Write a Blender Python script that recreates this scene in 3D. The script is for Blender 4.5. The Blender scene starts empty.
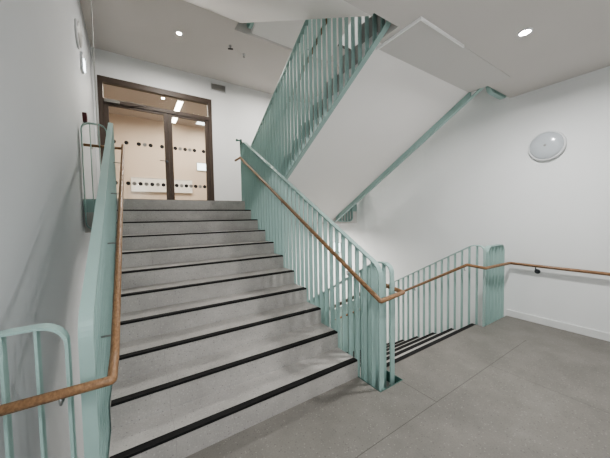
import bpy, bmesh, math, random
from mathutils import Vector, Matrix
random.seed(7)
S = bpy.context.scene
COL = S.collection
pi = math.pi

# ------------------------------------------------------------------ dimensions
R, G, N = 0.17, 0.2921, 11           # riser, going, risers per flight
RUN = G * (N - 1)                    # 2.921
H = R * N                            # 1.87  half a storey
ST = 2 * H                           # 3.74  one storey
K = R / G
XL, XR = -2.3375, 2.9753
YF, YN = 5.234, -2.45                # far wall, near wall (behind the viewer)
AX0, AX1 = -1.942, 0.0                # left-hand flights
BX0, BX1 = 0.335, 2.235              # right-hand flights
SLAB = 0.483
ZB, ZT = -ST - 0.1, 2.5 * ST

# ------------------------------------------------------------------ materials
def nodes(name):
    m = bpy.data.materials.new(name); m.use_nodes = True
    nt = m.node_tree; nt.nodes.clear()
    out = nt.nodes.new('ShaderNodeOutputMaterial')
    return m, nt, out

def principled(name, col, rough=0.5, metal=0.0, var=0.0, scale=6.0, bump=0.0, bscale=80.0, spec=0.5, emis=None, estr=0.0):
    m, nt, out = nodes(name)
    b = nt.nodes.new('ShaderNodeBsdfPrincipled')
    b.inputs['Roughness'].default_value = rough
    b.inputs['Metallic'].default_value = metal
    b.inputs['Specular IOR Level'].default_value = spec
    tc = nt.nodes.new('ShaderNodeTexCoord')
    n = nt.nodes.new('ShaderNodeTexNoise'); n.inputs['Scale'].default_value = scale; n.inputs['Detail'].default_value = 4
    nt.links.new(tc.outputs['Object'], n.inputs['Vector'])
    r = nt.nodes.new('ShaderNodeValToRGB')
    a = [max(0, c * (1 - var)) for c in col]; z = [min(1, c * (1 + var)) for c in col]
    r.color_ramp.elements[0].color = (*a, 1); r.color_ramp.elements[1].color = (*z, 1)
    r.color_ramp.elements[0].position = 0.3; r.color_ramp.elements[1].position = 0.7
    nt.links.new(n.outputs['Fac'], r.inputs['Fac'])
    nt.links.new(r.outputs['Color'], b.inputs['Base Color'])
    if bump:
        n2 = nt.nodes.new('ShaderNodeTexNoise'); n2.inputs['Scale'].default_value = bscale
        nt.links.new(tc.outputs['Object'], n2.inputs['Vector'])
        bp = nt.nodes.new('ShaderNodeBump'); bp.inputs['Strength'].default_value = bump; bp.inputs['Distance'].default_value = 0.002
        nt.links.new(n2.outputs['Fac'], bp.inputs['Height']); nt.links.new(bp.outputs['Normal'], b.inputs['Normal'])
    if emis:
        b.inputs['Emission Color'].default_value = (*emis, 1); b.inputs['Emission Strength'].default_value = estr
    nt.links.new(b.outputs['BSDF'], out.inputs['Surface'])
    return m

def mixrgb(nt, fac, a, b, mode='MIX'):
    x = nt.nodes.new('ShaderNodeMix'); x.data_type = 'RGBA'; x.blend_type = mode
    def put(sock, v):
        if hasattr(v, 'is_linked'): nt.links.new(v, sock)
        elif isinstance(v, (int, float)): sock.default_value = v
        else: sock.default_value = (*v, 1)
    put(x.inputs[0], fac); put(x.inputs[6], a); put(x.inputs[7], b)
    return x.outputs[2]

def math_(nt, op, a, b=None, c=None):
    x = nt.nodes.new('ShaderNodeMath'); x.operation = op
    for i, v in enumerate((a, b, c)):
        if v is None: continue
        if hasattr(v, 'is_linked'): nt.links.new(v, x.inputs[i])
        else: x.inputs[i].default_value = v
    return x.outputs[0]

def terrazzo(name, base, dark, light, rough=0.55, joints=(), jstr=0.62):
    """fine-grained precast concrete with small chips, cloudy stains and optional joint lines.
    joints: (axis, position, other_min, other_max, half_width)"""
    m, nt, out = nodes(name)
    b = nt.nodes.new('ShaderNodeBsdfPrincipled'); b.inputs['Roughness'].default_value = rough
    b.inputs['Specular IOR Level'].default_value = 0.35
    tc = nt.nodes.new('ShaderNodeTexCoord')
    n1 = nt.nodes.new('ShaderNodeTexNoise'); n1.inputs['Scale'].default_value = 2.3; n1.inputs['Detail'].default_value = 6
    n1.inputs['Roughness'].default_value = 0.65
    n2 = nt.nodes.new('ShaderNodeTexNoise'); n2.inputs['Scale'].default_value = 95; n2.inputs['Detail'].default_value = 3
    v = nt.nodes.new('ShaderNodeTexVoronoi'); v.inputs['Scale'].default_value = 70
    for n in (n1, n2, v): nt.links.new(tc.outputs['Object'], n.inputs['Vector'])
    r1 = nt.nodes.new('ShaderNodeValToRGB')
    r1.color_ramp.elements[0].position = 0.35; r1.color_ramp.elements[1].position = 0.7
    r1.color_ramp.elements[0].color = (*[c * 0.84 for c in base], 1); r1.color_ramp.elements[1].color = (*[c * 1.1 for c in base], 1)
    nt.links.new(n1.outputs['Fac'], r1.inputs['Fac'])
    chip_r = nt.nodes.new('ShaderNodeSeparateColor'); nt.links.new(v.outputs['Color'], chip_r.inputs[0])
    isl = math_(nt, 'GREATER_THAN', chip_r.outputs[0], 0.86)
    isd = math_(nt, 'LESS_THAN', chip_r.outputs[0], 0.12)
    core = math_(nt, 'LESS_THAN', v.outputs['Distance'], 0.33)
    c = mixrgb(nt, math_(nt, 'MULTIPLY', math_(nt, 'MULTIPLY', isl, core), 0.45), r1.outputs['Color'], light)
    c = mixrgb(nt, math_(nt, 'MULTIPLY', math_(nt, 'MULTIPLY', isd, core), 0.55), c, dark)
    g = math_(nt, 'MULTIPLY_ADD', n2.outputs['Fac'], 0.36, 0.82)
    gc = nt.nodes.new('ShaderNodeCombineColor')
    for i in range(3): nt.links.new(g, gc.inputs[i])
    c = mixrgb(nt, 1.0, c, gc.outputs[0], 'MULTIPLY')
    if joints:
        sp = nt.nodes.new('ShaderNodeSeparateXYZ'); nt.links.new(tc.outputs['Object'], sp.inputs[0])
        mask = None
        for ax, p, lo, hi, hw in joints:
            u, w = (sp.outputs[0], sp.outputs[1]) if ax == 'x' else (sp.outputs[1], sp.outputs[0])
            if ax == 'xz': u, w = sp.outputs[0], sp.outputs[2]
            on = math_(nt, 'LESS_THAN', math_(nt, 'ABSOLUTE', math_(nt, 'SUBTRACT', u, p)), hw)
            on = math_(nt, 'MULTIPLY', on, math_(nt, 'GREATER_THAN', w, lo))
            on = math_(nt, 'MULTIPLY', on, math_(nt, 'LESS_THAN', w, hi))
            mask = on if mask is None else math_(nt, 'MAXIMUM', mask, on)
        c = mixrgb(nt, math_(nt, 'MULTIPLY', mask, jstr), c, [x * 0.25 for x in base])
    nt.links.new(c, b.inputs['Base Color'])
    bp = nt.nodes.new('ShaderNodeBump'); bp.inputs['Strength'].default_value = 0.15; bp.inputs['Distance'].default_value = 0.002
    nt.links.new(n2.outputs['Fac'], bp.inputs['Height']); nt.links.new(bp.outputs['Normal'], b.inputs['Normal'])
    nt.links.new(b.outputs['BSDF'], out.inputs['Surface'])
    return m

def wood(name, a, z):
    m, nt, out = nodes(name)
    b = nt.nodes.new('ShaderNodeBsdfPrincipled'); b.inputs['Roughness'].default_value = 0.42
    tc = nt.nodes.new('ShaderNodeTexCoord')
    mp = nt.nodes.new('ShaderNodeMapping'); mp.inputs['Scale'].default_value = (30, 6, 30)
    n = nt.nodes.new('ShaderNodeTexNoise'); n.inputs['Scale'].default_value = 3; n.inputs['Detail'].default_value = 6
    nt.links.new(tc.outputs['Object'], mp.inputs['Vector']); nt.links.new(mp.outputs['Vector'], n.inputs['Vector'])
    r = nt.nodes.new('ShaderNodeValToRGB'); r.color_ramp.elements[0].color = (*a, 1); r.color_ramp.elements[1].color = (*z, 1)
    r.color_ramp.elements[0].position = 0.3; r.color_ramp.elements[1].position = 0.72
    nt.links.new(n.outputs['Fac'], r.inputs['Fac']); nt.links.new(r.outputs['Color'], b.inputs['Base Color'])
    nt.links.new(b.outputs['BSDF'], out.inputs['Surface'])
    return m

def emission(name, col, strength):
    m, nt, out = nodes(name)
    e = nt.nodes.new('ShaderNodeEmission'); e.inputs[0].default_value = (*col, 1); e.inputs[1].default_value = strength
    nt.links.new(e.outputs[0], out.inputs['Surface'])
    return m

def glass(name, tint, gloss=0.5):
    m, nt, out = nodes(name)
    t = nt.nodes.new('ShaderNodeBsdfTransparent'); t.inputs[0].default_value = (*tint, 1)
    g = nt.nodes.new('ShaderNodeBsdfGlossy'); g.inputs['Roughness'].default_value = 0.02
    f = nt.nodes.new('ShaderNodeFresnel'); f.inputs[0].default_value = 1.45
    fac = math_(nt, 'MULTIPLY', f.outputs[0], gloss)
    x = nt.nodes.new('ShaderNodeMixShader')
    nt.links.new(fac, x.inputs[0]); nt.links.new(t.outputs[0], x.inputs[1]); nt.links.new(g.outputs[0], x.inputs[2])
    nt.links.new(x.outputs[0], out.inputs['Surface'])
    return m

M = {}
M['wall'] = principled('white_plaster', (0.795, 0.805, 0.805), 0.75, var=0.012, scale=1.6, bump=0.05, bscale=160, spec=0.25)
M['wall_shaded'] = principled('shaded_white_plaster', (0.51, 0.53, 0.545), 0.75, var=0.012, scale=1.6, bump=0.05, bscale=160, spec=0.25)  # white plaster darkened: the left wall's shade is put into its colour
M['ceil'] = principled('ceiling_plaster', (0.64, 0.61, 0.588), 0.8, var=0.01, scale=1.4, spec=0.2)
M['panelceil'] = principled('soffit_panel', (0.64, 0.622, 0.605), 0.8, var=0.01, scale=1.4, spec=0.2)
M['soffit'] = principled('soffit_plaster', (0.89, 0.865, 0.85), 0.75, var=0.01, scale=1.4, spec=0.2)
M['lit_edge'] = principled('lit_edge_white', (0.92, 0.92, 0.91), 0.5, var=0.01)  # extra white that paints light onto the ceiling board's edges
M['skirt'] = principled('skirting_paint', (0.74, 0.745, 0.74), 0.4, var=0.01)
fl_j = [('y', -0.625, -1.95, 2.22, 0.003), ('x', 0.287, -0.625, -0.29, 0.0035),
        ('y', -1.92, -2.4, 3, 0.003), ('x', -0.62, -2.5, -0.625, 0.003), ('x', 1.25, -2.5, -0.625, 0.0018)]
M['floor'] = terrazzo('landing_screed', (0.205, 0.194, 0.177), (0.10, 0.095, 0.09), (0.36, 0.345, 0.315), 0.5, fl_j)
M['step'] = terrazzo('precast_step', (0.43, 0.412, 0.393), (0.17, 0.17, 0.17), (0.60, 0.585, 0.56), 0.6,
                     [('xz', -1.22, -9, 9, 0.0012), ('xz', -0.62, -9, 9, 0.0012), ('xz', 1.0, -9, 9, 0.0012), ('xz', 1.6, -9, 9, 0.0012)], 0.3)
M['black'] = principled('black_grit_strip', (0.012, 0.012, 0.012), 0.75, var=0.3, scale=90, bump=0.4, bscale=300, spec=0.3)
M['green'] = principled('mint_green_paint', (0.345, 0.482, 0.455), 0.38, var=0.03, scale=3)
M['dkgreen'] = principled('dark_green_paint', (0.02, 0.10, 0.075), 0.45, var=0.05)
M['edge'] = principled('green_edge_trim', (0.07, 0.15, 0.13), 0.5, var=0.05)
M['wood'] = wood('oak_handrail', (0.185, 0.10, 0.05), (0.335, 0.20, 0.108))
M['steel'] = principled('brushed_steel', (0.42, 0.42, 0.42), 0.35, metal=0.9, var=0.05, scale=30)
M['dksteel'] = principled('dark_steel', (0.10, 0.11, 0.12), 0.4, metal=0.6, var=0.05, scale=30)
M['bronze'] = principled('bronze_brown_frame', (0.066, 0.047, 0.036), 0.5, var=0.08, scale=12)
M['closer'] = principled('silver_housing', (0.25, 0.24, 0.22), 0.45, metal=0.4, var=0.04)
M['glass'] = glass('door_glass', (0.95, 0.96, 0.94), 0.7)
M['dot'] = principled('black_glass_dot', (0.008, 0.008, 0.009), 0.5, var=0.1)
M['frost'] = principled('frosted_glass_dot', (0.27, 0.265, 0.25), 0.7, var=0.05)
M['plastic'] = principled('white_plastic', (0.70, 0.71, 0.72), 0.35, var=0.02)
M['diff'] = principled('opal_diffuser', (0.50, 0.53, 0.56), 0.16, var=0.02, scale=2, spec=0.6)
M['grey'] = principled('grey_paint', (0.33, 0.33, 0.32), 0.5, var=0.05)
M['dkgrey'] = principled('dark_grey_plastic', (0.08, 0.08, 0.08), 0.5, var=0.1)
M['ventm'] = principled('grille_paint', (0.45, 0.44, 0.42), 0.5, var=0.03)
M['red'] = principled('red_call_point_plastic', (0.07, 0.008, 0.010), 0.45, var=0.05)
M['lens'] = emission('downlight_lens', (1.0, 0.97, 0.92), 60)
M['lamp_ex'] = emission('emergency_lens', (0.86, 0.95, 1.0), 5.0)
M['beige'] = principled('lobby_wall', (0.66, 0.55, 0.46), 0.7, var=0.03, scale=1.5)
M['lobbyceil'] = principled('lobby_ceiling', (0.46, 0.41, 0.38), 0.8, var=0.02, scale=1.5)
M['lobbyfloor'] = principled('lobby_floor', (0.22, 0.20, 0.18), 0.5, var=0.08, scale=3)
M['tube'] = emission('lobby_tube', (1.0, 0.93, 0.82), 9)
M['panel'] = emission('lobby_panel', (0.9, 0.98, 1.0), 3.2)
M['white'] = principled('white_laminate', (0.82, 0.80, 0.77), 0.4, var=0.02)

# ------------------------------------------------------------------ object helpers
def link(name, me, mats, parent=None, smooth=False):
    o = bpy.data.objects.new(name, me)
    COL.objects.link(o)
    for m in (mats if isinstance(mats, (list, tuple)) else [mats]): me.materials.append(m)
    if smooth:
        for p in me.polygons: p.use_smooth = True
    if parent is not None: o.parent = parent
    return o

def world_of(o):
    v = Vector((0, 0, 0))
    while o is not None:
        v += o.location; o = o.parent
    return v

def obj(name, bm, mats, parent=None, smooth=False, origin=None):
    """link bm (in world coordinates) as one mesh object, its origin at `origin` (or at its parent's)."""
    base = world_of(parent)
    org = Vector(origin) if origin is not None else base
    bmesh.ops.recalc_face_normals(bm, faces=bm.faces)
    bmesh.ops.translate(bm, verts=bm.verts, vec=-org)
    me = bpy.data.meshes.new(name); bm.to_mesh(me); bm.free()
    o = link(name, me, mats, parent, smooth)
    o.location = org - base
    return o

def thing(name, label, cat, loc, group=None):
    o = bpy.data.objects.new(name, None); COL.objects.link(o)
    o.empty_display_size = 0.1
    o.location = loc; o['label'] = label; o['category'] = cat
    if group: o['group'] = group
    return o

def tag(o, label, cat, group=None):
    o['label'] = label; o['category'] = cat
    if group: o['group'] = group
    return o

def struct(o, label=None):
    o['kind'] = 'structure'
    if label: o['label'] = label
    return o

def box(bm, x0, x1, y0, y1, z0, z1, mi=0):
    vs = [bm.verts.new(p) for p in ((x0, y0, z0), (x1, y0, z0), (x1, y1, z0), (x0, y1, z0), (x0, y0, z1), (x1, y0, z1), (x1, y1, z1), (x0, y1, z1))]
    for f in ((0, 3, 2, 1), (4, 5, 6, 7), (0, 1, 5, 4), (1, 2, 6, 5), (2, 3, 7, 6), (3, 0, 4, 7)):
        bm.faces.new([vs[i] for i in f]).material_index = mi

def bbox(x0, x1, y0, y1, z0, z1, bev=0.0):
    bm = bmesh.new(); box(bm, x0, x1, y0, y1, z0, z1)
    if bev: bmesh.ops.bevel(bm, geom=list(bm.edges), offset=bev, segments=2, affect='EDGES', profile=0.6)
    return bm

def prism(bm, poly, axis, a, b, mi=0):
    """extrude a 2-D polygon along an axis from a to b. axis 'x': poly is (y,z); 'z': (x,y); 'y': (x,z)"""
    def P(p, t):
        return {'x': (t, p[0], p[1]), 'z': (p[0], p[1], t), 'y': (p[0], t, p[1])}[axis]
    va = [bm.verts.new(P(p, a)) for p in poly]; vb = [bm.verts.new(P(p, b)) for p in poly]
    bm.faces.new(va).material_index = mi; bm.faces.new(vb[::-1]).material_index = mi
    n = len(poly)
    for i in range(n):
        bm.faces.new((va[i], va[(i + 1) % n], vb[(i + 1) % n], vb[i])).material_index = mi

def tube(bm, pts, r, seg=14, caps=True):
    """swept round bar with mitred corners"""
    pts = [Vector(p) for p in pts]
    rings = []
    up = None
    for i, p in enumerate(pts):
        d0 = (p - pts[i - 1]).normalized() if i else (pts[1] - p).normalized()
        d1 = (pts[i + 1] - p).normalized() if i < len(pts) - 1 else d0
        t = (d0 + d1).normalized()
        if up is None:
            ref = Vector((0, 0, 1)) if abs(t.z) < 0.9 else Vector((1, 0, 0))
            up = (ref - t * ref.dot(t)).normalized()
        # transport frame perpendicular to d0
        u = (up - d0 * up.dot(d0)).normalized(); w = d0.cross(u)
        ring = []
        for k in range(seg):
            a = 2 * pi * k / seg
            q = p + (u * math.cos(a) + w * math.sin(a)) * r
            # slide along d0 to the mitre plane
            den = d0.dot(t)
            s = (p - q).dot(t) / den if abs(den) > 1e-6 else 0
            ring.append(bm.verts.new(q + d0 * s))
        rings.append(ring)
        u2 = (u - d1 * u.dot(d1))
        up = u2.normalized() if u2.length > 1e-4 else u
    for a, b in zip(rings, rings[1:]):
        for k in range(seg): bm.faces.new((a[k], a[(k + 1) % seg], b[(k + 1) % seg], b[k]))
    if caps:
        bm.faces.new(rings[0][::-1]); bm.faces.new(rings[-1])

def lathe(bm, prof, center, axis, seg=40, mi=0):
    """prof: list of (radius, distance along axis)"""
    c = Vector(center); ax = Vector(axis).normalized()
    ref = Vector((0, 0, 1)) if abs(ax.z) < 0.9 else Vector((1, 0, 0))
    u = (ref - ax * ref.dot(ax)).normalized(); w = ax.cross(u)
    rings = []
    for r, h in prof:
        if r < 1e-6: rings.append([bm.verts.new(c + ax * h)]); continue
        rings.append([bm.verts.new(c + ax * h + (u * math.cos(2 * pi * k / seg) + w * math.sin(2 * pi * k / seg)) * r) for k in range(seg)])
    for a, b in zip(rings, rings[1:]):
        for k in range(seg):
            if len(a) == 1: bm.faces.new((a[0], b[k], b[(k + 1) % seg])).material_index = mi
            elif len(b) == 1: bm.faces.new((a[k], a[(k + 1) % seg], b[0])).material_index = mi
            else: bm.faces.new((a[k], a[(k + 1) % seg], b[(k + 1) % seg], b[k])).material_index = mi

def rounded(poly, rad, seg=7):
    """round the corners of a closed 2-D polygon (list of (u,v)), rad one value or one per corner"""
    out = []; n = len(poly)
    for i in range(n):
        p = Vector(poly[i]); a = Vector(poly[i - 1]); b = Vector(poly[(i + 1) % n])
        r = rad[i] if isinstance(rad, (list, tuple)) else rad
        da = (a - p).normalized(); db = (b - p).normalized()
        ang = da.angle(db)
        if r < 1e-5 or ang > pi - 0.02: out.append((p.x, p.y)); continue
        t = r / math.tan(ang / 2)
        t = min(t, (a - p).length * 0.48, (b - p).length * 0.48); rr = t * math.tan(ang / 2)
        c = p + (da + db).normalized() * (rr / math.sin(ang / 2))
        s = p + da * t - c; e = p + db * t - c
        tot = s.angle(e); cr = s.x * e.y - s.y * e.x; sg = 1 if cr > 0 else -1
        for k in range(seg + 1):
            th = sg * tot * k / seg
            out.append((c.x + s.x * math.cos(th) - s.y * math.sin(th), c.y + s.x * math.sin(th) + s.y * math.cos(th)))
    return out

def strap(bm, loop, axis, a, b, th):
    """closed flat-bar frame: `loop` is the outer outline, thickness th inwards; width along axis a..b"""
    n = len(loop); V = [Vector(p) for p in loop]
    area = sum(V[i].x * V[(i + 1) % n].y - V[(i + 1) % n].x * V[i].y for i in range(n))
    sg = 1 if area > 0 else -1
    inner = []
    for i in range(n):
        d0 = (V[i] - V[i - 1]).normalized(); d1 = (V[(i + 1) % n] - V[i]).normalized()
        n0 = Vector((-d0.y, d0.x)) * sg; n1 = Vector((-d1.y, d1.x)) * sg
        m = (n0 + n1).normalized(); inner.append(V[i] + m * th / max(0.4, m.dot(n0)))
    def P(p, t): return (t, p.x, p.y) if axis == 'x' else (p.x, t, p.y)
    q = [[bm.verts.new(P(p, t)) for p in ring] for ring, t in ((V, a), (V, b), (inner, b), (inner, a))]
    for r in range(4):
        A, B = q[r], q[(r + 1) % 4]
        for i in range(n): bm.faces.new((A[i], A[(i + 1) % n], B[(i + 1) % n], B[i]))

def span_at(loop, u):
    """lowest and highest v where the closed outline crosses u"""
    vs = []
    n = len(loop)
    for i in range(n):
        a, b = loop[i], loop[(i + 1) % n]
        if (a[0] - u) * (b[0] - u) <= 0 and abs(a[0] - b[0]) > 1e-9:
            t = (u - a[0]) / (b[0] - a[0]); vs.append(a[1] + t * (b[1] - a[1]))
    return (min(vs), max(vs)) if vs else None

# ------------------------------------------------------------------ the shell
def wallbox(name, *a, mat='wall', label=None):
    return struct(obj(name, bbox(*a), M[mat]), label)

wallbox('wall_left', XL - 0.2, XL, YN, YF, ZB, ZT, mat='wall_shaded')
wallbox('wall_right', XR, XR + 0.2, YN, YF, ZB, ZT)
wallbox('wall_near', XL - 0.2, XR + 0.2, YN - 0.2, YN, ZB, ZT)
DX0, DX1, DZ0, DZ1 = -2.258, 0.045, H, 4.585      # the glazed door opening in the far wall
bm = bmesh.new()
box(bm, XL - 0.2, DX0, YF, YF + 0.2, ZB, ZT); box(bm, DX1, XR + 0.2, YF, YF + 0.2, ZB, ZT)
box(bm, DX0, DX1, YF, YF + 0.2, ZB, DZ0); box(bm, DX0, DX1, YF, YF + 0.2, DZ1, ZT)
struct(obj('wall_far', bm, M['wall']))
struct(obj('floor', bbox(XL, XR, YN, YF, ZB - 0.1, ZB), M['floor']))
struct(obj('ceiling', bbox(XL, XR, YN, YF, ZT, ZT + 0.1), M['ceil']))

WX = 0.312
def near_outline():      # landing on the viewer's side, cut back at the stair well and at both side gaps
    return [(XL, YN), (XR, YN), (XR, -0.15), (BX1, -0.15), (BX1, 0), (WX, 0), (WX, -0.28), (AX1, -0.28), (AX1, 0), (AX0, 0), (AX0, -0.292), (XL, -0.292)]
def far_outline():
    return [(XL, YF), (XL, 3.07), (AX0, 3.07), (AX0, RUN), (AX1, RUN), (AX1, 3.21), (BX0, 3.21), (BX0, RUN), (BX1, RUN), (BX1, 3.07), (XR, 3.07), (XR, YF)]
NC, FC = -0.20, 3.20             # where the underside boards stop and the flights' sloping soffits start
def near_under(wy):
    return [(XL, YN), (XR, YN), (XR, -0.15), (BX1, -0.15), (BX1, 0), (WX, 0), (WX, wy), (AX1, wy), (AX1, NC), (AX0, NC), (AX0, -0.292), (XL, -0.292)]
def far_under():
    return [(XL, YF), (XL, 3.07), (AX0, 3.07), (AX0, RUN), (AX1, RUN), (AX1, 3.21), (BX0, 3.21), (BX0, FC), (BX1, FC), (BX1, 3.07), (XR, 3.07), (XR, YF)]
def landing(outline, under, z, top, fname, cname):
    bm = bmesh.new(); prism(bm, outline, 'z', z - 0.07, z); struct(obj(fname, bm, M[top]))
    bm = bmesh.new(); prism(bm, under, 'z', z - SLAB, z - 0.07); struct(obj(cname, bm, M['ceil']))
i = 0
for z in (0.0, ST, 2 * ST): landing(near_outline(), near_under(-0.28 if z == 0 else -0.235), z, 'floor', 'floor_landing', 'ceiling_landing')
for z in (-H, H, H + ST): landing(far_outline(), far_under(), z, 'floor', 'floor_landing', 'ceiling_landing')

# the slightly dropped board under the head of the right-hand flight, with its lit edge painted on as white strips
PZ = ST - SLAB - 0.006
struct(obj('ceiling_panel', bbox(0.385, BX1 + 0.02, -0.41, 0.075, PZ, ST - SLAB), M['panelceil']))
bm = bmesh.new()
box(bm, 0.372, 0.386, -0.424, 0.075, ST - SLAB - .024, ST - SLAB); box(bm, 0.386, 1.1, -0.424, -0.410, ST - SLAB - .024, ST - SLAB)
struct(obj('trim_lit_edge', bm, M['lit_edge']))
# baseboards
BB = 0.095
struct(obj('baseboard_right', bbox(XR - 0.016, XR, YN, -0.15, 0, BB, 0.002), M['skirt']))
struct(obj('baseboard_far', bbox(DX1 + 0.01, XR, YF - 0.016, YF, H, H + BB, 0.002), M['skirt']))
struct(obj('baseboard_left', bbox(XL, XL + 0.016, YN, -0.3, 0, BB, 0.002), M['skirt']))

# ------------------------------------------------------------------ stair flights
def ymap(up):                      # up=+1: rises towards the far wall; -1: rises back towards the viewer
    return (lambda s: s) if up > 0 else (lambda s: RUN - s)

def flight(x0, x1, z, up, waist, label, strips=True):
    Y = ymap(up)
    t = thing('stair_flight', label, 'stairs', ((x0 + x1) / 2, Y(0), z))
    for k in range(1, N):
        s0, s1 = (k - 1) * G, min(k * G, RUN - 0.005)
        ya, yb = sorted((Y(s0), Y(s1)))
        st = obj('step', bbox(x0, x1, ya, yb, z + k * R - R - 0.03, z + k * R), M['step'], t)
        if strips:
            ya, yb = sorted((Y(s0 - 0.002), Y(s0 + 0.05)))
            obj('nosing_strip', bbox(x0 + 0.005, x1 - 0.005, ya, yb, z + k * R - 0.014, z + k * R + 0.0025), M['black'], st)
    ya, yb = sorted((Y(RUN - 0.002), Y(RUN + 0.05)))     # black strip along the landing edge at the head of the flight
    struct(obj('trim_edge', bbox(x0 + 0.005, x1 - 0.005, ya, yb, z + H - 0.014, z + H + 0.0025), M['black']))
    bm = bbox(x0, x1, *sorted((Y(RUN - .004), Y(RUN))), z + H - R - 0.03, z + H); struct(obj('trim_riser', bm, M['step']))
    # sloping slab: plastered soffit and cheeks
    off = R - waist                # z of soffit at s = 0
    sT = RUN - 0.005
    s_lo = (-SLAB - off) / K if off - 0 > -SLAB else 0      # where the soffit meets the lower landing's underside
    top_end = H - SLAB
    poly = [(0, 0)]
    for k in range(1, N):
        poly += [((k - 1) * G, k * R - 0.012), (min(k * G, RUN - 0.006), k * R - 0.012)]
    pts = [(s, zz - 0.02) for s, zz in poly[1:]]
    s_top = (H - SLAB - off) / K   # where the soffit reaches the upper landing's underside
    sw = NC + 0.001 if up > 0 else RUN - FC + 0.001      # the slab runs on under the lower landing's edge to here
    outline = [(sw, -0.071), (0.0, -0.071)] + [(p[0] + 0.0005, p[1]) for p in pts]
    outline += [(sT, H - R - 0.03)]
    zt = off + K * sT
    if s_top <= sT: outline += [(sT, H - SLAB), (s_top, H - SLAB)]
    else: outline += [(sT, max(zt, H - SLAB))] if zt > H - SLAB else [(sT, zt)]
    outline += [(sw, off + K * sw)]
    bm = bmesh.new(); prism(bm, [(Y(s), z + zz) for s, zz in outline], 'x', x0 + 0.001, x1 - 0.001)
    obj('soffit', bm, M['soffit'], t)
    return t

flight(AX0, AX1, 0.0, +1, 0.52, 'wide flight of speckled grey steps with black edge strips rising to the glazed door')
flight(BX0, BX1, -H, -1, 0.445, 'grey flight with black edged steps going down beside the right wall')
flight(BX0, BX1, H, -1, 0.445, 'flight overhead with a smooth white sloping underside, above the descending steps')
flight(AX0, AX1 + .022, ST, +1, 0.53, 'flight high over the main steps, only its shadow-streaked grey underside showing')
flight(BX0, BX1, H + ST, -1, 0.445, 'topmost flight glimpsed as a white slope through the triangular ceiling opening')

# ------------------------------------------------------------------ balustrades
BW, TH = 0.056, 0.012
def balustrade(xc, z, up, label, top=1.08, level=None, base=None, side=1, extra=None, s_a=-0.28, s_b=RUN + 0.28, bottom=0.53, plate=False):
    """flat-bar frame with vertical flat-bar balusters; s runs along the rise. level: top height (over the upper landing) where it flattens"""
    Y = ymap(up)
    off = R + top; bot = R - bottom
    lo_t, hi_t = off + K * s_a, off + K * s_b
    cor = [(s_a, bot + K * s_a), (s_b, bot + K * s_b)]
    rad = [0.13, 0.13]
    if level is not None and hi_t > H + level:
        sk = (H + level - off) / K
        cor += [(s_b, H + level), (sk, H + level), (s_a, lo_t)]; rad += [0.13, 0.2, 0.15]
    else:
        cor += [(s_b, hi_t), (s_a, lo_t)]; rad += [0.13, 0.16]
    loop = [(Y(s), z + v) for s, v in rounded(cor, rad)]
    t = thing('balustrade', label, 'balustrade', (xc, Y(0), z))
    bm = bmesh.new(); strap(bm, loop, 'x', xc - BW / 2, xc + BW / 2, TH)
    obj('flat_bar_frame', bm, M['green'], t)
    if plate:                     # solid edge plate between the bottom strap and the soffit
        bm = bmesh.new()
        prism(bm, [(Y(q), z + R - w + K * q) for q, w in ((0.05, bottom - .014), (RUN - .06, bottom - .014), (RUN - .06, .40), (0.05, .40))], 'x', xc - BW / 2 - .004, xc - BW / 2 + .004)
        obj('edge_plate', bm, M['green'], t)
    n = int(round((s_b - s_a) / 0.1))
    for k in range(1, n):
        s = s_a + (s_b - s_a) * k / n
        y = Y(s); sp = span_at(loop, y)
        obj('baluster', bbox(xc - BW / 2 + 0.004, xc + BW / 2 - 0.004, y - 0.005, y + 0.005, sp[0] + TH * 0.7, sp[1] - TH * 0.7), M['green'], t)
    return t

XA_R, XA_L, XB_I, XB_O = 0.041, -1.974, 0.270, 2.272
balustrade(XA_R, 0.0, +1, 'mint green bar balustrade on the right side of the wide rising steps', s_a=-0.26, s_b=RUN + .2)
balustrade(XA_L, 0.0, +1, 'mint green balustrade on the left of the wide rising steps, along the left wall gap', s_b=RUN + .2)
balustrade(XB_I, -H, -1, 'mint green balustrade on the well side of the descending steps, behind the first newel', 1.1, 1.1, s_b=RUN + .195)
balustrade(XB_O, -H, -1, 'mint green bar balustrade of the descending steps, standing clear of the right wall', 1.13, 1.12, s_b=RUN + .14)
balustrade(XB_I, H, -1, 'tall green fins of the overhead flight, left of its white sloping underside', 1.08, 1.1, s_b=RUN + .195)
balustrade(XB_O, H, -1, 'green edge of the overhead flight running along the right wall gap', 1.1, 1.1, plate=True, bottom=.535, s_b=RUN + .13)
balustrade(XA_R + .022, ST, +1, 'green bottom strap edging the shadow-streaked underside at the top of the picture', bottom=0.50, s_a=-.215)
balustrade(XB_I, H + ST, -1, 'small green bit of balustrade inside the triangular ceiling opening', 1.1, 1.1)

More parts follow.
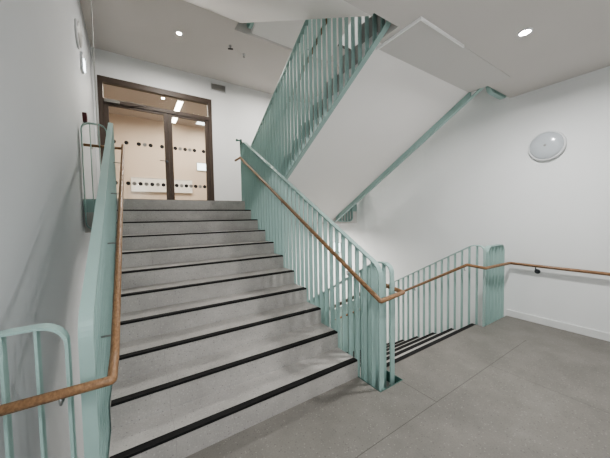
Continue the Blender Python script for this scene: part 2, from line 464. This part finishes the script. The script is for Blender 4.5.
def gap_panel(xs, y, z, label, ztop=1.10, zbot=-0.44, fascia=None, rad=0.1):
    x0, x1 = xs[0], xs[-1]
    loop = rounded([(x0, z + zbot), (x1, z + zbot), (x1, z + ztop), (x0, z + ztop)], rad)
    t = thing('guard_panel', label, 'railing panel', ((x0 + x1) / 2, y, z))
    bm = bmesh.new(); strap(bm, loop, 'y', y - 0.03, y + 0.03, TH); obj('flat_bar_frame', bm, M['green'], t)
    for x in xs[1:-1]:
        sp = span_at(loop, x)
        obj('baluster', bbox(x - 0.005, x + 0.005, y - 0.026, y + 0.026, sp[0] + TH * .7, sp[1] - TH * .7), M['green'], t)
    if fascia:
        a, b, yf = fascia
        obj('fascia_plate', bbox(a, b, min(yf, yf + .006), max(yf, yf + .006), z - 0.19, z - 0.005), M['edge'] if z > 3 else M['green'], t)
    return t
gap_panel([-2.328, -2.243, -2.14, -2.036], -0.252, 0, 'short rounded green railing panel at the left wall, foot of the wide steps', fascia=(XL, AX0 - .11, -0.292))
gap_panel([2.365, 2.47, 2.575, 2.68, 2.785, 2.893], -0.112, 0, 'short dense green railing panel filling the gap to the right wall', fascia=(BX1 + .08, XR, -0.15))
gap_panel([-2.315, -2.215, -2.115, -2.022], 2.985, H, 'narrow rounded green railing panel by the left wall at the head of the steps', ztop=1.06, fascia=(XL, AX0 - .11, 3.07 - .006))
gap_panel([2.33, 2.42, 2.51, 2.60, 2.69, 2.785], 3.03, H, 'small rounded green panel end showing under the white slope at the right wall', fascia=(BX1 + .08, XR, 3.07 - .006))
gap_panel([2.365, 2.47, 2.575, 2.68, 2.785, 2.893], -0.112, ST, 'green railing panel overhead at the ceiling edge beside the right wall', zbot=-.52, fascia=(BX1 + .08, XR, -0.15))

# green steel edge trims around the well cut-out in the near landing
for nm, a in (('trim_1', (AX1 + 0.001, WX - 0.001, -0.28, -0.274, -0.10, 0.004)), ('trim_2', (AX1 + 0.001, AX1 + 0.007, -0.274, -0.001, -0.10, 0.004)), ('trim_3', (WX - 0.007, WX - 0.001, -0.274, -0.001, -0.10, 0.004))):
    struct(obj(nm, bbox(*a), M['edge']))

# ------------------------------------------------------------------ handrails
RR = 0.0205
def fillet(pts, r=0.03, seg=4):
    out = [Vector(pts[0])]
    for i in range(1, len(pts) - 1):
        p = Vector(pts[i]); a = Vector(pts[i - 1]); b = Vector(pts[i + 1])
        t = min(r, (a - p).length * .45, (b - p).length * .45)
        s, e = p + (a - p).normalized() * t, p + (b - p).normalized() * t
        for k in range(seg + 1):
            u = k / seg; out.append(s * (1 - u) ** 2 + p * 2 * u * (1 - u) + e * u * u)
    out.append(Vector(pts[-1])); return out
def handrail(label, pts, brackets, r=0.012):
    t = thing('handrail', label, 'handrail', pts[0])
    bm = bmesh.new(); tube(bm, fillet(pts, r, 3), RR, 16); obj('timber_rail', bm, M['wood'], t, smooth=True)
    for p, q in brackets:         # from under the rail to the balustrade or wall
        p = Vector(p); q = Vector(q)
        bm = bmesh.new()
        k = p + Vector((0, 0, -0.055))
        tube(bm, fillet([p + Vector((0, 0, -RR * .6)), k, Vector((q.x, q.y, k.z))], 0.02, 4), 0.006, 8)
        obj('bracket', bm, M['steel'], t, smooth=True)
    return t
za = lambda y: R + K * y
rx = -0.015
A_r = lambda y: 0.962 + 0.568 * y
rl = -1.866
A_l = lambda y: R + K * y + 0.79
# 1: right of the wide steps, round the well newels, down the descending flight
inx = 0.365
pts = [(inx, 3.0, 0.86 - K * 3.0), (inx, 0.02, 0.85), (inx, -0.245, 0.82), (rx, -0.302, 0.82), (rx, 3.05, A_r(3.05)), (rx, 3.33, A_r(3.05)+0.0)]
br = [((rx, y, A_r(y)), (XA_R - .03, y, 0)) for y in (0.12, 0.75, 1.45, 2.2, 2.9)] + [((inx, y, 0.86 - K * y), (XB_I + .03, y, 0)) for y in (0.1, 0.9, 1.8, 2.6)]
handrail('oak handrail on the right of the wide steps, turning round the well newels and down', pts, br)
# 2: left of the wide steps, across both left gap panels
pts = [(-2.318, -0.345, 0.82), (rl - .014, -0.353, 0.82), (rl - .010, -0.17, A_l(-0.17)), (rl + .03, 2.925, H + .79), (rl + .03, 3.172, H + .79), (-2.314, 3.172, H + .79)]
br = [((rl - .004 + y * .011, y, A_l(y)), (XA_L + .03, y, 0)) for y in (0.0, 0.8, 1.6, 2.4)] + [((-2.06, -0.345, 0.82), (-2.06, -0.285, 0)), ((-2.215, 3.172, H + .79), (-2.215, 3.015, 0))]
handrail('oak handrail on the left of the wide steps, turning across the left railing panels', pts, br)
# 3: right wall, past the panel, down the outer side of the descending flight
ox = 2.205
pts = [(XR - 0.075, YN + 0.1, 0.82), (XR - 0.075, -0.205, 0.82), (ox, -0.175, 0.82), (ox, 0.06, 0.835), (ox, 3.0, 0.86 - K * 3.0)]
br = [((ox, y, 0.86 - K * y), (XB_O - .03, y, 0)) for y in (0.1, 0.9, 1.7, 2.5)]
t = handrail('oak handrail fixed along the right wall and on down the descending steps', pts, br)
for y in (-0.508, -1.5):
    bm = bmesh.new(); lathe(bm, [(0, 0.001), (0.033, 0.001), (0.033, 0.008), (0.028, 0.011), (0, 0.011)], (XR, y, 0.735), (-1, 0, 0), 24)
    tube(bm, fillet([(XR - .004, y, .735), (XR - .075, y, .735), (XR - .075, y, .805)], .03, 5), .008, 8)
    obj('wall_bracket', bm, M['dksteel'], t)
# 4: inner side of the overhead flight
pts = [(inx, 3.2, H + .79), (inx, 2.95, H + .79), (inx, 0.0, ST + .83), (inx, -0.23, ST + .83)]
br = [((inx, y, ST + .83 - K * y - .01), (XB_I + .03, y, 0)) for y in (0.3, 1.2, 2.1)]
handrail('handrail glimpsed between the tall green fins of the overhead flight', pts, br)

# dark green latch post on top of the far newel
t = thing('post', 'small dark green post with a side knob at the top of the right balustrade', 'post', (0.03, 3.13, 2.80))
obj('post_shaft', bbox(0.016, 0.05, 3.118, 3.145, 2.78, 3.06, 0.003), M['dkgreen'], t)
bm = bmesh.new(); lathe(bm, [(0, -.045), (.02, -.045), (.022, -.045), (.022, -.02), (.013, -.015), (.013, .03), (0, .03)], (-0.014, 3.132, 3.035), (1, 0, 0), 16)
obj('knob', bm, M['dkgreen'], t)

# ------------------------------------------------------------------ glazed double door
door = bpy.data.objects.new('door_1', None); COL.objects.link(door); door.location = ((DX0 + DX1) / 2, YF, H)
door['kind'] = 'structure'; door['label'] = 'brown framed glazed double door with dotted glass at the head of the steps'; door['category'] = 'door'
fy0, fy1 = YF - 0.015, YF + 0.10
bm = bmesh.new()
for a in ((DX0, DX0 + 0.085, DZ0, DZ1), (DX1 - 0.085, DX1, DZ0, DZ1), (DX0 + .085, DX1 - .085, DZ1 - 0.115, DZ1), (DX0 + .085, DX1 - .085, 4.05, 4.135)):
    box(bm, a[0], a[1], fy0, fy1, a[2], a[3])
obj('door_frame', bm, M['bronze'], door)
MID = -0.965
obj('transom_glass', bbox(DX0 + .08, DX1 - .08, YF + .04, YF + .046, 4.13, DZ1 - .11), M['glass'], door)
def leaf(x0, x1, mull):
    ly0, ly1 = YF + 0.0, YF + 0.055
    st = 0.082
    bm = bmesh.new()
    z0, z1 = H + 0.008, 4.048
    box(bm, x0, x0 + st, ly0, ly1, z0, z1); box(bm, x1 - st, x1, ly0, ly1, z0, z1)
    box(bm, x0 + st, x1 - st, ly0, ly1, z0, z0 + 0.11); box(bm, x0 + st, x1 - st, ly0, ly1, z1 - 0.045, z1)
    l = obj('door_leaf', bm, M['bronze'], door)
    bm = bmesh.new(); gy = YF + .025
    box(bm, x0 + st - .01, x1 - st + .01, gy, gy + .006, z0 + .1, z1 - .035)
    n = int((x1 - x0 - 2 * st) / 0.122)
    for zrow in (3.262, 2.375):
        span = x1 - x0 - 2 * st
        cnt = 9 if mull == 'L' else 7
        for k in range(cnt):
            x = x0 + st + span * (k + 0.5) / cnt
            dark = (k % 2 == 0) if mull == 'L' else (k % 2 == 0)
            if zrow > 3 and not dark and random.random() < 0.35: continue
            if zrow > 3 and mull == 'L' and k == 6: pass
            lathe(bm, [(0, .0), (.042, .0), (.042, .002), (0, .002)], (x, gy - .003, zrow), (0, 1, 0), 20, 1 if dark else 2)
    obj('glass_pane', bm, [M['glass'], M['dot'], M['frost']], l)
    return l
l1 = leaf(DX0 + .087, MID - .003, 'L'); l2 = leaf(MID + .003, DX1 - .087, 'R')
bm = bmesh.new()
hx = MID - .045
lathe(bm, [(0, 0), (.026, 0), (.026, -.008), (0, -.008)], (hx, YF, 2.925), (0, 1, 0), 18)
tube(bm, fillet([(hx, YF - .004, 2.925), (hx, YF - .055, 2.925), (hx - .16, YF - .055, 2.925)], .015, 4), .009, 10)
obj('lever_handle', bm, M['dksteel'], l1)
bm = bbox(DX0 + .10, DX0 + .37, YF - .062, YF - .016, 4.05, 4.12, .006)
obj('door_closer', bm, M['closer'], door)
bm = bmesh.new(); tube(bm, fillet([(DX0 + .33, YF - .04, 4.10), (DX0 + .55, YF - .12, 4.11), (DX0 + .85, YF - .02, 4.11)], .02, 3), .008, 8)
obj('closer_arm', bm, M['closer'], door)

# the lobby beyond the door
LY0, LY1 = YF + 0.2, 8.6
LX0, LX1 = -3.4, 2.6
LC = 4.93
struct(obj('floor_lobby', bbox(LX0, LX1, LY0, LY1, H - .1, H), M['lobbyfloor']))
struct(obj('ceiling_lobby', bbox(LX0, LX1, LY0, LY1, LC, LC + .1), M['lobbyceil']))
struct(obj('wall_lobby', bbox(LX0, LX1, LY1, LY1 + .1, H, LC), M['beige']))
struct(obj('wall_lobby_left', bbox(LX0 - .1, LX0, LY0, LY1, H, LC), M['beige']))
struct(obj('wall_lobby_right', bbox(LX1, LX1 + .1, LY0, LY1, H, LC), M['beige']))
t = thing('radiator', 'long white panel radiator low on the beige lobby wall, seen through the door glass', 'radiator', (-.80, LY1, 2.50))
bm = bbox(-1.74, 0.13, LY1 - .075, LY1 - .03, 2.50, 2.95, .008); obj('front_panel', bm, M['white'], t)
bm = bmesh.new()
for x in (-1.5, -.8, -.1): box(bm, x - .02, x + .02, LY1 - .032, LY1 - .0005, 2.6, 2.9)
obj('wall_mount', bm, M['white'], t)
bm = bbox(-1.735, .125, LY1 - .085, LY1 - .02, 2.95, 2.962, .003); obj('top_grille', bm, M['plastic'], t)

t = thing('notice_board', 'small white framed board with added glow on the lobby wall, through the right door leaf', 'notice board', (.52, LY1 - .02, 3.35))
obj('board', bbox(.33, .70, LY1 - .022, LY1 - .008, 3.36, 3.62), M['panel'], t)  # emission added to make the board bright; it is no lamp
bm = bmesh.new()
for a in ((.31, .33, 3.34, 3.64), (.70, .72, 3.34, 3.64), (.33, .70, 3.34, 3.36), (.33, .70, 3.62, 3.64)): box(bm, a[0], a[1], LY1 - .03, LY1 - .004, a[2], a[3])
obj('frame', bm, M['grey'], t)
for (x, y, lab) in ((-.48, 6.9, 'glowing linear ceiling light in the lobby, upper of two behind the door glass'), (-.44, 7.98, 'glowing linear ceiling light in the lobby, lower of two behind the door glass')):
    t = thing('ceiling_strip_light', lab, 'ceiling light', (x, y, LC), 'linear lobby lights')
    obj('housing', bbox(x - .08, x + .08, y - .44, y + .44, LC - .04, LC, .004), M['plastic'], t)
    obj('diffuser', bbox(x - .07, x + .07, y - .43, y + .43, LC - .05, LC - .038), M['tube'], t)
t = thing('panel_light', 'square pale blue lit ceiling panel at the right of the lobby', 'ceiling light', (.50, 7.95, LC))
obj('diffuser', bbox(.26, .78, 7.68, 8.22, LC - .016, LC - .004), M['panel'], t)
bm = bmesh.new()
for a in ((.24, .26, 7.66, 8.24), (.78, .80, 7.66, 8.24), (.26, .78, 7.66, 7.68), (.26, .78, 8.22, 8.24)): box(bm, a[0], a[1], a[2], a[3], LC - .02, LC)
obj('frame', bm, M['plastic'], t)

# ------------------------------------------------------------------ fittings
def downlight(x, y, z, label, power):
    t = thing('downlight', label, 'downlight', (x, y, z), 'recessed ceiling downlights')
    bm = bmesh.new(); lathe(bm, [(.044, -.001), (.06, -.001), (.06, -.005), (.044, -.009), (.044, -.001)], (x, y, z), (0, 0, 1), 32)
    obj('trim_ring', bm, M['plastic'], t, smooth=True)
    bm = bmesh.new(); lathe(bm, [(0, -.002), (.044, -.002), (.044, -.004), (0, -.004)], (x, y, z), (0, 0, 1), 28)
    obj('lens', bm, M['lens'], t)
    return t
def lamp(x, y, z, power, col=(1, .97, .93), size=.18, spread=170, name='downlight_or_fill'):
    l = bpy.data.lights.new(name, 'AREA'); l.shape = 'DISK'; l.size = size; l.energy = power; l.color = col; l.spread = math.radians(spread)
    o = bpy.data.objects.new(name, l); COL.objects.link(o); o.location = (x, y, z - .02)
    return o
ZC1, ZC2 = ST - SLAB, H + ST - SLAB
downlight(1.396, -0.824, ZC1, 'bright recessed downlight in the ceiling above the right wall light', 0)
downlight(-0.871, 3.861, ZC2, 'bright recessed downlight in the ceiling in front of the glazed door', 0)

def bulkhead(c, ax, r, label, dep=1.0, dm='diff'):
    t = thing('bulkhead_light', label, 'wall light', c)
    bm = bmesh.new(); lathe(bm, [(0, -.002), (r, -.002), (r * 1.0, .03 * dep), (r * .985, .045 * dep), (r * .90, .052 * dep), (r * .90, .03 * dep)], c, ax, 56)
    obj('base_ring', bm, M['plastic'], t, smooth=True)
    bm = bmesh.new(); prof = [(r * .91 * math.cos(a), .045 * dep + .055 * dep * math.sin(a)) for a in [k * pi / 2 / 10 for k in range(10)]] + [(0, .10 * dep)]
    lathe(bm, prof, c, ax, 56); obj('opal_diffuser', bm, M[dm], t, smooth=True)
    bm = bmesh.new(); lathe(bm, [(0, .098 * dep), (.016, .098 * dep), (.014, .104 * dep), (0, .105 * dep)], c, ax, 20); obj('sensor_cap', bm, M['grey'], t, smooth=True)
bulkhead((XR, -0.585, 2.455), (-1, 0, 0), 0.197, 'large round opal bulkhead light, unlit, on the white right wall')
bulkhead((XL, 3.27, 4.262), (1, 0, 0), 0.19, 'round opal bulkhead light high on the left wall, seen almost edge-on', .62, 'grey')

t = thing('emergency_light', 'small glowing emergency light on the left wall below the round light', 'emergency light', (XL, 3.57, 3.92))
obj('housing', bbox(XL - .002, XL + .035, 3.49, 3.65, 3.87, 4.14, .006), M['plastic'], t)
obj('lens', bbox(XL + .035, XL + .05, 3.51, 3.63, 3.89, 4.05, .004), M['lamp_ex'], t)
t = thing('emergency_light', 'small glowing wall light far down the right wall, glimpsed between the right balusters', 'emergency light', (XR, 3.8, .70))
obj('housing', bbox(XR - .035, XR + .002, 3.66, 3.94, .57, .86, .006), M['plastic'], t)
obj('lens', bbox(XR - .055, XR - .035, 3.69, 3.91, .60, .83, .004), M['lamp_ex'], t)
t = thing('call_point', 'small dark red fire call point on the left wall above the railing panel', 'call point', (XL, 3.49, 3.13))
obj('housing', bbox(XL - .002, XL + .05, 3.435, 3.545, 3.08, 3.21, .006), M['red'], t)
obj('push_plate', bbox(XL + .05, XL + .053, 3.46, 3.52, 3.12, 3.17), M['dkgrey'], t)

t = thing('air_vent', 'grey slatted air grille on the far wall right above the door', 'vent', (.24, YF, 4.94))
bm = bmesh.new()
for a in ((.04, .06, 4.835, 5.03), (.41, .43, 4.835, 5.03), (.06, .41, 4.835, 4.855), (.06, .41, 5.01, 5.03)): box(bm, a[0], a[1], YF - .018, YF - .001, a[2], a[3])
obj('grille_frame', bm, M['plastic'], t)
bm = bmesh.new()
for k in range(9):
    z = 4.86 + k * .016; prism(bm, [(YF - .016, z), (YF - .013, z), (YF - .003, z + .010), (YF - .006, z + .010)], 'x', .07, .41)
box(bm, .06, .41, YF - .003, YF - .001, 4.855, 5.01)
obj('slats', bm, M['ventm'], t)

t = thing('ceiling_sensor', 'small dark ceiling sensor with twin prongs, nearer the door side', 'ceiling sensor', (.075, 3.72, ZC2))
bm = bmesh.new(); lathe(bm, [(0, -.001), (.03, -.001), (.03, -.012), (.012, -.02), (.010, -.06), (.02, -.065), (.02, -.07), (0, -.07)], (.075, 3.72, ZC2), (0, 0, 1), 20); obj('stem', bm, M['grey'], t)
bm = bmesh.new(); tube(bm, [(.03, 3.72, ZC2 - .075), (.12, 3.68, ZC2 - .075)], .014, 10); obj('sensor_head', bm, M['dkgrey'], t)
t = thing('ceiling_sprinkler', 'small white ceiling sprinkler near the triangular opening', 'sprinkler', (.42, 3.85, ZC2))
bm = bmesh.new(); lathe(bm, [(0, -.001), (.035, -.001), (.03, -.02), (.012, -.025), (.012, -.055), (0, -.055)], (.42, 3.85, ZC2), (0, 0, 1), 20); obj('stem', bm, M['plastic'], t)
bm = bmesh.new(); lathe(bm, [(0, -.056), (.022, -.056), (.022, -.07), (0, -.07)], (.42, 3.85, ZC2), (0, 0, 1), 20); obj('deflector', bm, M['grey'], t)

bm = bmesh.new(); tube(bm, [(-2.12, 2.85, 2.6), (-2.12, 2.85, ZT - .01)], .007, 8)
tag(obj('cable', bm, M['ventm'], origin=(-2.12, 2.85, 2.6)), 'thin pale vertical cable hanging beside the left wall in front of the door frame', 'cable')

downlight(-0.909, 6.593, LC, 'small round lit ceiling light in the lobby, above the left door leaf', 0)
# ------------------------------------------------------------------ light
warm, cool = (1, .955, .90), (.93, .97, 1)
lamp(1.396, -0.824, ZC1, 46, (1, .99, .975)); lamp(-1.45, -2.2, ZC1, 26, (1, .99, .975))  # second one is an unseen fill, added behind the viewer to brighten the risers
lamp(-0.871, 3.861, ZC2, 50, warm); lamp(1.51, 3.861, ZC2, 50, warm)
lamp(-0.871, 3.861, ZC2 - ST, 40, warm); lamp(1.51, 3.861, ZC2 - ST, 110, warm)
lamp(1.396, -0.824, ZC1 + ST, 42); lamp(-0.871, 3.861, ZC2 + ST - .02, 60)
lamp(1.0, 3.861, ZC2 + ST - .02, 60)
# added soft fill from behind the viewer; no window is modelled
l = bpy.data.lights.new('front_fill_light', 'AREA'); l.shape = 'RECTANGLE'; l.size = 1.5; l.size_y = 1.6; l.energy = 13; l.color = cool
o = bpy.data.objects.new('front_fill_light', l); COL.objects.link(o); o.location = (-1.2, YN + .05, 1.5); o.rotation_euler = (math.radians(90), 0, 0)
# lobby
lamp(-1.2, 6.7, LC, 80, (1, .92, .83), 1.2); lamp(.6, 7.2, LC, 62, (1, .92, .83), 1.2)

w = bpy.data.worlds.new('World'); S.world = w; w.use_nodes = True
w.node_tree.nodes['Background'].inputs[0].default_value = (.6, .62, .65, 1); w.node_tree.nodes['Background'].inputs[1].default_value = 0.3

# ------------------------------------------------------------------ camera
f_px, yaw, pitch, roll = 266.3769, 0.5772, -0.0432, -0.0179
C = Vector((-1.7784, -1.8415, 1.5492))
cy, sy, cp, sp_ = math.cos(yaw), math.sin(yaw), math.cos(pitch), math.sin(pitch)
fwd = Vector((sy * cp, cy * cp, sp_)); rt = Vector((cy, -sy, 0)); up = rt.cross(fwd)
r2 = rt * math.cos(roll) + up * math.sin(roll); u2 = -rt * math.sin(roll) + up * math.cos(roll)
cam = bpy.data.cameras.new('camera'); cam.sensor_width = 36; cam.lens = 36 * f_px / 610; cam.clip_start = .02
co = bpy.data.objects.new('camera', cam); COL.objects.link(co)
co.matrix_world = Matrix(((r2.x, u2.x, -fwd.x, C.x), (r2.y, u2.y, -fwd.y, C.y), (r2.z, u2.z, -fwd.z, C.z), (0, 0, 0, 1)))
S.camera = co
S.view_settings.view_transform = 'AgX'
S.view_settings.look = 'AgX - Medium High Contrast'
S.view_settings.exposure = 0.26
